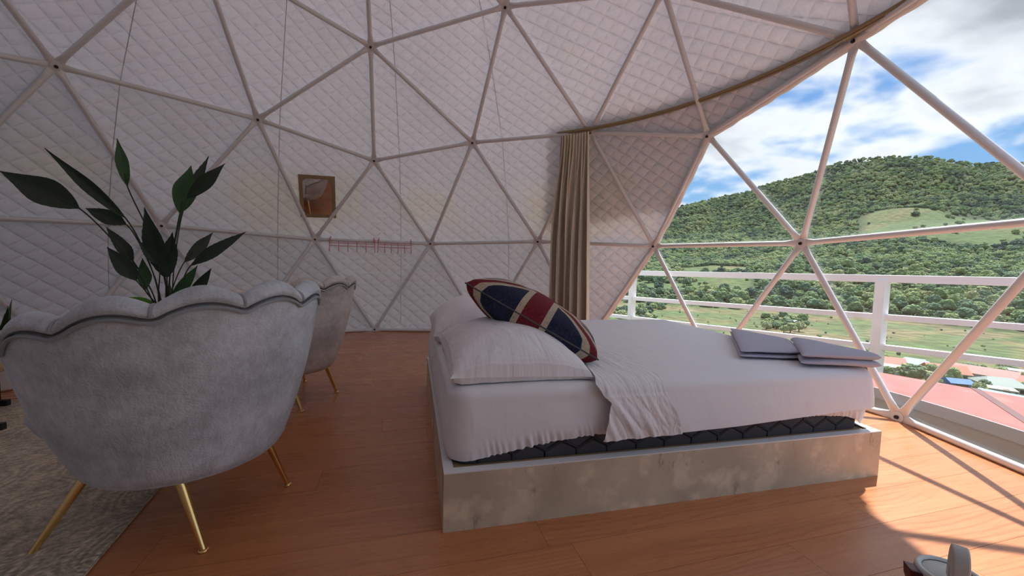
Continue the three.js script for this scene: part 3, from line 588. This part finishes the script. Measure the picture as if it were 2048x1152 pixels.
{
  const pl = tag(group('potted_plant', -1.3, 0, -1.35), 'tall dark green broad-leaved potted plant behind the front armchair', 'plant');
  const side = V(0.9106, 0, -0.4133), away = V(-0.4133, 0, -0.9106), r = rng(21);
  const P = (a, y, d) => side.clone().multiplyScalar(a).addScaledVector(away, d).setY(y);
  const rows = [[-0.44, 1.23, -0.76, 1.42, 0.24], [-0.23, 1.15, -0.45, 1.26, 0.15], [-0.22, 1.18, -0.56, 1.56, 0.1], [-0.22, 1.42, -0.27, 1.76, 0.1], [0.06, 1.25, 0.13, 1.6, 0.2], [0.08, 1.27, 0.24, 1.73, 0.11], [0.1, 1.35, 0.32, 1.62, 0.13], [-0.03, 0.78, -0.14, 1.27, 0.18], [-0.02, 0.78, 0.01, 1.11, 0.16], [-0.06, 0.87, -0.16, 1.04, 0.09], [-0.18, 0.76, -0.32, 0.99, 0.15], [-0.2, 0.89, -0.33, 1.13, 0.12], [-0.14, 0.69, -0.15, 0.92, 0.11], [0.08, 0.89, 0.28, 1.14, 0.12], [0.11, 0.87, 0.44, 1.14, 0.12], [0.01, 0.62, 0.15, 0.87, 0.11], [0.11, 0.62, 0.23, 0.85, 0.11], [-0.07, 0.58, -0.32, 0.63, 0.11], [0.02, 0.55, 0.07, 0.74, 0.13], [-0.01, 0.5, 0.0, 0.72, 0.09], [-0.1, 0.5, -0.2, 0.6, 0.1], [0.1, 0.48, 0.2, 0.58, 0.1]];
  rows.forEach(([a, y, b, yy, w], i) => {
    const d0 = (r() - 0.5) * 0.3, d1 = d0 * 1.7 + (r() - 0.5) * 0.12, base = P(a, y, d0), tip = P(b, yy, d1);
    plantLeaf(pl, base, tip, w * 0.74, (r() - 0.5) * 0.7, i === 17 ? M.leafBright : [3, 4, 12, 15, 18, 19].includes(i) ? M.leafMid : M.leaf);
    const root = P(-0.02 + (r() - 0.5) * 0.1, 0.36, (r() - 0.5) * 0.1), mid = P(lerp(root.dot(side), a, 0.42) - (a < -0.15 ? -0.02 : 0.01), lerp(0.36, y, 0.55), d0 * 0.4);
    mesh('stem', tube([root, mid, base, base.clone().lerp(tip, 0.25)], 0.0042, 24, 6), M.stem, pl);
  });
  const pot = new THREE.LatheGeometry([[0, 0], [0.12, 0], [0.135, 0.02], [0.165, 0.34], [0.172, 0.36], [0.155, 0.362], [0.15, 0.33], [0, 0.33]].map((q) => new THREE.Vector2(...q)), 40); mesh('pot', pot, M.pot, pl);
  const so = cyl(0.148, 0.148, 0.02, 30); so.translate(0, 0.335, 0); mesh('soil', so, M.soil, pl);
}
{
  const pl = tag(group('potted_plant', -2.33, 0, -1.42), 'small spiky plant in a white pot at the left edge of the picture', 'plant');
  const pot = new THREE.LatheGeometry([[0, 0], [0.13, 0], [0.14, 0.02], [0.16, 0.29], [0.165, 0.31], [0.15, 0.312], [0.145, 0.28], [0, 0.28]].map((q) => new THREE.Vector2(...q)), 40); mesh('pot', pot, M.white, pl);
  const so = cyl(0.143, 0.143, 0.02, 30); so.translate(0, 0.287, 0); mesh('soil', so, M.soil, pl);
  const r = rng(4);
  for (let k = 0; k < 26; k++) { const a = r() * 6.283, e = 0.25 + 1.05 * r(), L = 0.2 + 0.14 * r(), base = V(0.03 * Math.cos(a), 0.29, 0.03 * Math.sin(a)), tip = base.clone().add(V(Math.cos(a) * Math.cos(e) * L, Math.sin(e) * L, Math.sin(a) * Math.cos(e) * L)); plantLeaf(pl, base, tip, 0.026, 0, k % 3 ? M.leaf : M.leafMid, 0.05); }
}
{                                                             // low table mostly outside the frame on the left
  const t = tag(group('side_table', -1.67, 0.0125, -0.56), 'low table with black legs on the rug at the left edge', 'table');
  mesh('leg_bar', box(0.5, 0.035, 0.03, -0.27, 0.0175, 0, 0.004), M.black, t);
  mesh('leg_bar', box(0.3, 0.035, 0.03, -0.45, 0.0175, -0.42, 0.004), M.black, t);
  for (const z of [0, -0.42]) for (const x of [-0.56, -0.36]) mesh('leg', box(0.03, 0.2, 0.03, x, 0.13, z, 0.004), M.black, t);
  mesh('table_top', box(0.5, 0.025, 0.52, -0.5, 0.242, -0.21, 0.006), M.ply, t);
}

// ------------------------------------------------------------------ curtain and its track
{
  const cu = group('curtain');
  const g = grid(260, 46, (u, v) => {
    const y = lerp(2.355, 0.03, v), open = smooth(0, 0.5, v), a0 = lerp(43.9, 42.6, open), a1 = lerp(50.4, 51.9, v), az = lerp(a0, a1, u + 0.006 * noise(u * 7, v * 2)) * D2R;
    const ph = u * 10 * 2 * Math.PI + 0.9 * noise(u * 5, v * 1.2, 3), amp = lerp(0.03, 0.085, smooth(0.0, 0.4, v)) * (0.8 + 0.6 * noise(u * 9, 1.5, v));
    const sw = Math.sin(ph), rr = 2.885 + amp * Math.sign(sw) * Math.pow(Math.abs(sw), 0.75) + 0.012 * noise(u * 16, v * 4, 8), da = 0.010 * Math.cos(ph * 0.5 + v);
    return [rr * Math.sin(az + da * open), y, -rr * Math.cos(az + da * open), u * 2.2, v * 2.3];
  });
  mesh('fabric', g, M.curtain, cu);
  tag(cu, 'gathered taupe satin curtain hanging from the curved track beside the bed', 'curtain');
  for (let k = 0; k < 10; k++) { const a = lerp(44, 50.3, k / 9) * D2R; mesh('hook', box(0.008, 0.05, 0.008, 2.945 * Math.sin(a), 2.375, -2.945 * Math.cos(a)), M.brass, cu); }
  const tr = group('curtain_track'); tag(tr, 'curved brass-coloured curtain track running across the window opening', 'curtain track');
  const sec = [[-0.012, -0.017], [0.012, -0.017], [0.012, 0.017], [-0.012, 0.017], [-0.012, -0.017]], n = 120;
  const tg = grid(n, 4, (u, v, i, j) => { const a = lerp(42.6, 176, u) * D2R, r = 2.945 + sec[j][0]; return [r * Math.sin(a), 2.405 + sec[j][1], -r * Math.cos(a)]; }).toNonIndexed(); tg.computeVertexNormals(); mesh('track', tg, M.brass, tr);
  const lip = grid(n, 4, (u, v, i, j) => { const a = lerp(42.6, 176, u) * D2R, r = 2.927 + sec[j][0] * 0.5; return [r * Math.sin(a), 2.405 + sec[j][1] * 0.45, -r * Math.cos(a)]; }).toNonIndexed(); lip.computeVertexNormals(); mesh('lip', lip, M.mirrorFrame, tr);
  for (const a of [49.6, 66, 94.4, 121.6, 150]) mesh('bracket', box(0.05, 0.03, 0.07, 2.97 * Math.sin(a * D2R), 2.405, -2.97 * Math.cos(a * D2R)), M.brass, tr);
}

// ------------------------------------------------------------------ mirror and hook racks on the wall
{
  const f = linerFaces.find((q) => centroid(q).distanceTo(nodeAt(9.88, 348.2).clone().add(nodeAt(30.99, 337.6)).add(nodeAt(26.57, 0)).divideScalar(3)) < 0.01);
  const [a, b, c] = f.map((k) => nodes[k].p); let n = b.clone().sub(a).cross(c.clone().sub(a)).normalize(); if (n.dot(outOf(centroid(f))) > 0) n.negate(); const flat = n; n = V(0.165, -0.345, 0.924).normalize();   // n points into the room
  const q = [[-0.821, 1.894, -3.075], [-0.431, 1.93, -3.148], [-0.481, 1.442, -3.34], [-0.836, 1.438, -3.261]].map((v) => V(...v)), ctr = q.reduce((s, v) => s.add(v), V(0, 0, 0)).divideScalar(4);
  const x = q[1].clone().sub(q[0]).add(q[2]).sub(q[3]); x.addScaledVector(n, -x.dot(n)).normalize(); const y = n.clone().cross(x);
  const g = group('wall_mirror'); tag(g, 'small rectangular mirror in a gold-brown frame with canted corners on the quilted wall', 'mirror');
  g.position.copy(ctr).addScaledVector(n, -(ctr.clone().sub(a).dot(flat)) - 0.034); g.quaternion.setFromRotationMatrix(new THREE.Matrix4().makeBasis(x, y, n));
  const w = 0.385, h = 0.5, t = 0.035, k = 0.04, o = new THREE.Shape([[-w / 2, -h / 2], [w / 2, -h / 2], [w / 2, h / 2], [-w / 2, h / 2]].map((v) => new THREE.Vector2(...v)));
  const i0 = w / 2 - t, j0 = h / 2 - t; o.holes.push(new THREE.Path([[-i0, -j0], [-i0, j0 - k], [-i0 + k, j0], [i0 - k * 1.2, j0], [i0, j0 - k * 1.2], [i0, -j0 + k * 0.6], [i0 - k * 0.6, -j0]].map((v) => new THREE.Vector2(...v))));
  const fg = new THREE.ExtrudeGeometry(o, { depth: 0.012, bevelEnabled: true, bevelThickness: 0.003, bevelSize: 0.003, bevelSegments: 2 }); mesh('frame', fg, M.mirrorFrame, g);
  const gl = new THREE.PlaneGeometry(w - 0.04, h - 0.04); gl.translate(0, 0, 0.005); mesh('glass', gl, M.mirror, g);
  mesh('backing', box(w - 0.02, h - 0.02, 0.006, 0, 0, -0.001), M.mirrorFrame, g);
}
{
  const A = nodeAt(9.88, 348.2), B = nodeAt(9.88, 11.8), d = B.clone().sub(A).normalize(), L = A.distanceTo(B);
  [[0.12, 0.5], [0.53, 0.825]].forEach(([s0, s1], idx) => {
    const g = group('hook_rack'); const p0 = A.clone().addScaledVector(d, s0 * L), p1 = A.clone().addScaledVector(d, s1 * L), n = outOf(p0.clone().lerp(p1, 0.5)).negate();
    g.position.copy(p0).addScaledVector(n, 0.03); tag(g, idx ? 'pink wire hook rack hung on the wall frame, right one of the pair' : 'pink wire hook rack hung on the wall frame, left one of the pair', 'hook rack', 'pink hook racks on the wall frame');
    const len = p1.distanceTo(p0), at = (s, y, o = 0) => d.clone().multiplyScalar(s * len).add(V(0, y, 0)).addScaledVector(n, o), r = 0.005;
    mesh('wire', merge([rod(at(0, -0.03), at(1, -0.03), r), rod(at(0, -0.065), at(1, -0.065), r)]), M.pink, g);
    for (let k = 0; k <= 5; k++) mesh('hook', tube([at(k / 5, k % 5 ? -0.005 : 0.03), at(k / 5, -0.07, 0.002), at(k / 5, -0.118, 0.006), at(k / 5, -0.132, 0.02), at(k / 5, -0.112, 0.032)], r, 20, 6), M.pink, g);
    for (const s of [0.02, 0.98]) mesh('hanger', tube([at(s, -0.02), at(s, 0.035, 0.0), at(s, 0.045, -0.03), at(s, 0.02, -0.052)], r, 16, 6), M.pink, g);
  });
}

// ------------------------------------------------------------------ kettle near the camera, bottom right
{
  const k = tag(group('kettle', 1.645, 0, 1.515), 'dark red kettle with a grey-white lid and handle on the sunlit floor', 'kettle');
  const red = std({ color: lin(0.075, 0.008, 0.016), roughness: 0.35 }), pale = std({ color: lin(0.5, 0.5, 0.45), roughness: 0.45 }), rimM = std({ color: lin(0.62, 0.63, 0.6), roughness: 0.35 });
  const lathe = (rows, m, name) => mesh(name, new THREE.LatheGeometry(rows.map((q) => new THREE.Vector2(...q)), 48), m, k);
  lathe([[0, 0], [0.085, 0], [0.09, 0.01], [0.088, 0.05], [0.078, 0.14], [0.068, 0.185], [0.064, 0.192]], red, 'body');
  lathe([[0.066, 0.186], [0.067, 0.196], [0.063, 0.203], [0.056, 0.203], [0.053, 0.198]], rimM, 'rim');
  lathe([[0.054, 0.196], [0.04, 0.2], [0.02, 0.203], [0, 0.204]], pale, 'lid');
  const sp = new THREE.Shape([[0.05, 0.188], [0.082, 0.192], [0.08, 0.172], [0.068, 0.12]].map((q) => new THREE.Vector2(...q))), sg = new THREE.ExtrudeGeometry(sp, { depth: 0.03, bevelEnabled: true, bevelSize: 0.006, bevelThickness: 0.006, bevelSegments: 2 }); sg.translate(0, 0, -0.015);
  const spout = mesh('spout', sg, red, k); spout.rotation.y = 2.5;
  const hd = new THREE.Shape(); hd.moveTo(0.04, 0.19); hd.quadraticCurveTo(0.045, 0.262, 0.066, 0.266); hd.quadraticCurveTo(0.098, 0.262, 0.102, 0.22); hd.lineTo(0.104, 0.06); hd.quadraticCurveTo(0.1, 0.04, 0.08, 0.045); hd.lineTo(0.078, 0.07); hd.lineTo(0.086, 0.08); hd.lineTo(0.083, 0.2); hd.quadraticCurveTo(0.076, 0.225, 0.064, 0.22); hd.lineTo(0.06, 0.19);
  const hg = new THREE.ExtrudeGeometry(hd, { depth: 0.022, bevelEnabled: true, bevelSize: 0.004, bevelThickness: 0.004, bevelSegments: 2 }); hg.translate(0, 0, -0.011);
  const h = mesh('handle', hg, pale, k); h.rotation.y = -2.55; h.scale.y = 1.13; h.position.y = 0.004;
}

// ------------------------------------------------------------------ the valley: hillside, fields, village and wooded mountain
const ridge = [[-60, 4], [0, 4.5], [20, 6], [30, 6.8], [38, 7.8], [42, 8.7], [45.8, 9.2], [48.7, 10.2], [51.5, 10.9], [54.5, 11.9], [58.5, 11.7], [61.4, 11.2], [64.3, 10.2], [67, 9.6], [75, 8], [90, 6], [120, 5], [220, 4]];
const nearG = [[3, -0.95], [5, -1.3], [8, -2.3], [30, -7], [100, -20.2], [170, -31.4], [230, -37.4], [280, -41], [350, -44], [450, -46.5], [520, -46]];
const rise = [[520, 0], [600, 0.022], [750, 0.068], [950, 0.14], [1200, 0.265], [1500, 0.46], [1750, 0.7], [2000, 1], [2200, 0.9], [2600, 0.6]];
const polar = (x, z) => [Math.atan2(x - EYE.x, -(z - EYE.z)) / D2R, Math.hypot(x - EYE.x, z - EYE.z)];
const place = (az, d) => [EYE.x + d * Math.sin(az * D2R), EYE.z - d * Math.cos(az * D2R)];
function ground(az, d) {
  const [x, z] = place(az, d);
  if (d <= 520) return EYE.y + table(nearG, d) + smooth(60, 300, d) * 0.8 * fbm(x / 60, z / 60, 1, 3);
  const top = 2000 * Math.tan(table(ridge, az) * D2R) + 46, f = table(rise, d), rough = smooth(540, 900, d) * (1 - 0.75 * smooth(1800, 2000, d));
  return EYE.y - 46 + top * f + rough * (58 * fbm(x / 330, z / 330, 5, 4) * (0.35 + f * 1.3)) + smooth(1000, 1250, d) * smooth(1650, 1350, d) * smooth(54, 60, az) * smooth(95, 75, az) * 14;
}
const isMeadow = (az, d, n) => (d > 640 && d < 900 && az > 30 && az < 47 && n > -0.12) || (d > 1130 && d < 1500 && az > 56 && az < 84 && n > -0.28 + 0.5 * smooth(1400, 1500, d)) || (d > 930 && d < 1130 && n > 0.3);
{
  const n = 260, ds = []; for (let d = 3; d < 2650; d *= d < 40 ? 1.16 : d < 520 ? 1.035 : 1.022) ds.push(d);
  const col = [];
  const g = grid(n, ds.length - 1, (u, v, i, j) => {
    const az = lerp(-50, 210, u), d = ds[j], [x, z] = place(az, d), h = ground(az, d) - 0.3;
    const a = fbm(x / 40, z / 40, 3, 4), b = fbm(x / 130, z / 130, 8, 4), dry = smooth(0, 0.5, b + a * 0.4), field = hash2(Math.floor(az / 4.5 + b), Math.floor(Math.log(d) * 9), 3);
    let c = [lerp(0.1, 0.2, dry), lerp(0.17, 0.2, dry), lerp(0.05, 0.08, dry)];
    if (d > 280 && d < 520) c = [[0.12, 0.175, 0.06], [0.17, 0.185, 0.07], [0.21, 0.19, 0.09], [0.1, 0.17, 0.055]][Math.floor(field * 4)].map((q, k) => q * (1 + 0.35 * a));
    if (d > 520 && !isMeadow(az, d, b)) c = [0.035, 0.07, 0.02];
    col.push(...c);
    return [x, h, z, x / 10, z / 10];
  });
  g.setAttribute('color', new THREE.Float32BufferAttribute(col, 3));
  structure(mesh('valley_ground', g, std({ vertexColors: true, map: rep(grassMap, 0.2, 0.2), roughness: 1 })));
}
function crownGeo(seed, clumps = 46) {                          // leafy masses heaped on a rounded core
  const bare = (d) => new THREE.IcosahedronGeometry(1, d).deleteAttribute('uv').deleteAttribute('normal'), r = rng(seed * 31 + 5), list = [];
  const put = (g, x, y, z, q) => { const p = g.attributes.position; for (let i = 0; i < p.count; i++) { const a = p.getX(i), b = p.getY(i), c = p.getZ(i), k = q * (1 + 0.45 * noise(a * 2.1 + x * 5 + seed, b * 2.1 + y * 5, c * 2.1 + z * 5)); p.setXYZ(i, x + a * k, y + b * k * 0.8, z + c * k); } list.push(g); };
  put(bare(1), 0, 0, 0, 0.78);
  for (let i = 0; i < clumps; i++) { const u = r() * 1.5 - 0.5, a = r() * 6.283, h = Math.sqrt(1 - u * u), l = 0.62 + 0.34 * r(); put(bare(0), h * Math.cos(a) * l, u * l * 0.85, h * Math.sin(a) * l, 0.2 + 0.2 * r()); }
  const g = mergeGeometries(list); g.computeVertexNormals(); return g;
}
const HOMES = [[59.2, 196, 6], [61.3, 204, 6], [63.4, 192, 6.5], [65.9, 205, 8.5], [66.8, 172, 6], [69.3, 188, 6], [67.6, 226, 4], [60.2, 176, 5], [66.7, 148, 4], [64.3, 138, 3], [67.3, 92, 4], [50.8, 415, 5]];
const leafTones = [[0.075, 0.125, 0.085], [0.12, 0.19, 0.1], [0.19, 0.265, 0.11], [0.26, 0.32, 0.13], [0.33, 0.35, 0.17]];
{
  const r = rng(99), spots = [];
  for (let d = 505; d < 2060; d += 5 + d * 0.0028) {
    const step = (5.2 + d * 0.0026) / d / D2R;
    for (let az = 18; az < 112; az += step) {
      const a = az + (r() - 0.5) * step, dd = d + (r() - 0.5) * 9, [x, z] = place(a, dd), b = fbm(x / 130, z / 130, 8, 4), k = r();
      const edgeN = 530 + 46 * fbm(x / 70, z / 70, 4, 3);
      if (dd < edgeN) continue;
      if (isMeadow(a, dd, b) && k > 0.02) continue;
      if (k > 0.88) continue;
      spots.push([a, dd, 2.0 + 4.2 * Math.pow(r(), 2.2) + (dd > 1000 ? 0.9 : 0.4), r(), fbm(x / 120, z / 120, 6, 3) * 0.9 + (r() - 0.5) * 0.75]);
    }
  }
  for (const [a0, a1, d0, d1, n] of [[27, 35.5, 330, 440, 90], [48, 52.6, 330, 470, 46], [34, 37, 450, 520, 20], [57, 70, 128, 215, 60], [57, 70, 215, 250, 30]]) for (let i = 0; i < n; i++) spots.push([lerp(a0, a1, r()), lerp(d0, d1, r()), (d0 < 300 ? 0.9 : 2.0) + 1.5 * r(), r(), r() - 0.5]);
  for (let i = 0; i < 220; i++) { const a = 27 + 45 * r(), d = 270 + 240 * r(); if (fbm(a * 0.35, d / 60, 3, 2) > -0.05) spots.push([a, d, 0.45 + 0.8 * r() * r(), r(), r() - 0.6]); }   // scrub on the fields
  const seen = (s) => s[0] > 27 && s[0] < 70 ? s[2] / s[1] : 0;
  spots.sort((p, q) => seen(q) - seen(p));
  const mats = leafTones.map((c) => std({ color: lin(...c), roughness: 1 })), trunkM = std({ color: lin(0.06, 0.045, 0.03), roughness: 1 });
  const crowns = [crownGeo(1, 90), crownGeo(7, 80), crownGeo(13, 100)], trunk = cyl(0.09, 0.13, 1.6, 7); trunk.translate(0, -1.1, 0);
  const protos = crowns.map((c, i) => mats.map((m) => { const t = new THREE.Group(); t.name = 'tree'; const mk = (n, g, mm) => { const q = new THREE.Mesh(g, mm); q.name = n; q.castShadow = q.receiveShadow = true; t.add(q); }; mk('crown', c, m); mk('trunk', trunk, trunkM); return t; }));
  const near = [], rest = [];
  for (const t of spots) {                                    // the 300 that show largest stand singly, clear of each other
    const [x, z] = place(t[0], t[1]);
    if (HOMES.some(([a, d, q]) => { const [hx, hz] = place(a, d); return Math.hypot(x - hx, z - hz) < q + t[2] * 1.3; })) continue;
    if (near.length >= 300) rest.push(t);
    else if (near.every((q) => Math.hypot(x - q.x, z - q.z) > 1.3 * (t[2] + q.s))) near.push({ t, x, z, s: t[2] });
  }
  near.map((q) => q.t).forEach(([a, d, s, k, tone], i) => {
    const [x, z] = place(a, d), t = protos[i % 3][clamp(Math.floor((tone + 0.6) * 4.2), 0, 4)].clone();
    t.name = numbered('tree'); t.position.set(x, ground(a, d) + s * 1.05, z); t.scale.set(s, s * (0.85 + 0.4 * k), s); t.rotation.y = k * 6.28;
    tag(t, 'bushy green broadleaf tree seen through the clear window, among the trees of the valley', 'tree', 'trees of the valley and the forest edge');
    scene.add(t);
  });
  const im = new THREE.InstancedMesh(crownGeo(4), std({ color: lin(1, 1, 1), roughness: 1 }), rest.length), m4 = new THREE.Matrix4(), q = new THREE.Quaternion();
  rest.forEach(([a, d, s, k, tone], i) => {
    const [x, z] = place(a, d), c = leafTones[clamp(Math.floor((tone + 0.6) * 4.2), 0, 4)];
    q.setFromEuler(new THREE.Euler(k * 0.5, k * 6.28, 0)); m4.compose(V(x, ground(a, d) + s * 0.55, z), q, V(s, s * (0.9 + 0.4 * k), s)); im.setMatrixAt(i, m4); im.setColorAt(i, lin(...c));
  });
  im.name = 'forest_canopy'; im.userData.kind = 'stuff'; im.userData.label = 'dense green forest covering the mountain'; im.userData.category = 'forest'; im.castShadow = im.receiveShadow = true; scene.add(im);
}
// village houses
{
  const glass = std({ color: lin(0.03, 0.035, 0.04), roughness: 0.3 });
  const house = (az, d, w, dp, h, yaw, roofC, wallC, label, kind = 'gable') => {
    const [x, z] = place(az, d), g = group('house', x, ground(az, d) - 0.4, z, -az * D2R + yaw); tag(g, label, 'house');
    roofC = roofC.map((q) => q * 0.66); wallC = wallC.map((q) => q * 0.72);
    const wm = std({ color: lin(...wallC), roughness: 0.9 }), rm = std({ color: lin(...roofC), roughness: 0.7 });
    mesh('wall', box(w, h, dp, 0, h / 2, 0), wm, g);
    const rh = kind === 'flat' ? 0.35 : dp * 0.24, o = 0.5;
    if (kind === 'flat') mesh('roof', box(w + 2 * o, 0.3, dp + 2 * o, 0, h + 0.15, 0), rm, g);
    else {
      const k = kind === 'hip' ? w * 0.25 : 0, A = [[-w / 2 - o, h - 0.1, dp / 2 + o], [w / 2 + o, h - 0.1, dp / 2 + o], [w / 2 + o, h - 0.1, -dp / 2 - o], [-w / 2 - o, h - 0.1, -dp / 2 - o], [-w / 2 - o + k, h + rh, 0], [w / 2 + o - k, h + rh, 0]];
      const gg = new THREE.BufferGeometry(); gg.setAttribute('position', new THREE.Float32BufferAttribute(A.flat(), 3)); gg.setIndex([0, 1, 5, 0, 5, 4, 2, 3, 4, 2, 4, 5, 1, 2, 5, 3, 0, 4, 0, 3, 2, 0, 2, 1]);
      const ng = gg.toNonIndexed(); ng.computeVertexNormals(); mesh('roof', ng, rm, g);
    }
    const n = Math.max(2, Math.round(w / 3)); for (let i = 0; i < n; i++) mesh('window', box(1.1, 1, 0.12, lerp(-w / 2 + 1.2, w / 2 - 1.2, n === 1 ? 0.5 : i / (n - 1)), h * 0.58, dp / 2), glass, g);
    mesh('door', box(1, 2, 0.12, w * 0.17, 1, dp / 2 + 0.01), std({ color: lin(0.12, 0.07, 0.04), roughness: 0.8 }), g);
  };
  const W1 = [0.7, 0.66, 0.58], W2 = [0.75, 0.74, 0.72], red = [0.5, 0.13, 0.075];
  house(59.2, 196, 9, 7, 2.6, 0.2, [0.58, 0.17, 0.1], W1, 'house with a salmon-red roof just right of the railing post');
  house(61.3, 204, 8, 7, 2.8, -0.15, [0.42, 0.6, 0.78], W2, 'house with a pale blue roof beside the salmon-red roofed house', 'hip');
  house(63.4, 192, 9, 8, 2.6, 0.35, [0.6, 0.16, 0.07], W1, 'house with an orange-red gable roof left of the thick window strut');
  house(65.9, 205, 14, 8, 2.8, -0.1, [0.52, 0.25, 0.19], W1, 'long house with a faded brick-red roof behind the valley trees');
  house(66.8, 172, 8, 7, 2.6, 0.5, [0.42, 0.5, 0.43], W2, 'house with a pale grey-green hipped roof at the right of the village', 'hip');
  house(69.3, 188, 8, 8, 2.8, -0.3, [0.55, 0.16, 0.09], [0.72, 0.62, 0.4], 'house with a red roof and cream gable at the right edge');
  house(67.6, 226, 5, 5, 4.2, 0.1, [0.4, 0.4, 0.42], [0.45, 0.45, 0.46], 'tall flat-roofed grey building at the back of the village', 'flat');
  house(60.2, 176, 8, 5, 2.4, 0.1, [0.62, 0.58, 0.55], W2, 'low white house with many windows in front of the blue roof', 'flat');
  house(66.9, 150, 4, 3, 1.6, 0.2, [0.7, 0.66, 0.52], W2, 'low building with a cream flat roof in front of the grey-green roof', 'flat');
  house(64.3, 138, 3.4, 3, 2.0, 0.5, [0.06, 0.24, 0.66], [0.12, 0.3, 0.6], 'small hut under a bright blue sheet roof among the trees');
  house(67.3, 92, 4.5, 2.5, 1.6, -0.1, [0.35, 0.68, 0.74], W2, 'shed with a light cyan metal roof nearest the terrace');
  house(50.8, 415, 7, 5, 2.6, 0.2, [0.4, 0.35, 0.3], W1, 'lone small hut on the green field beside the tree cluster');
}

renderer.render(scene, camera);
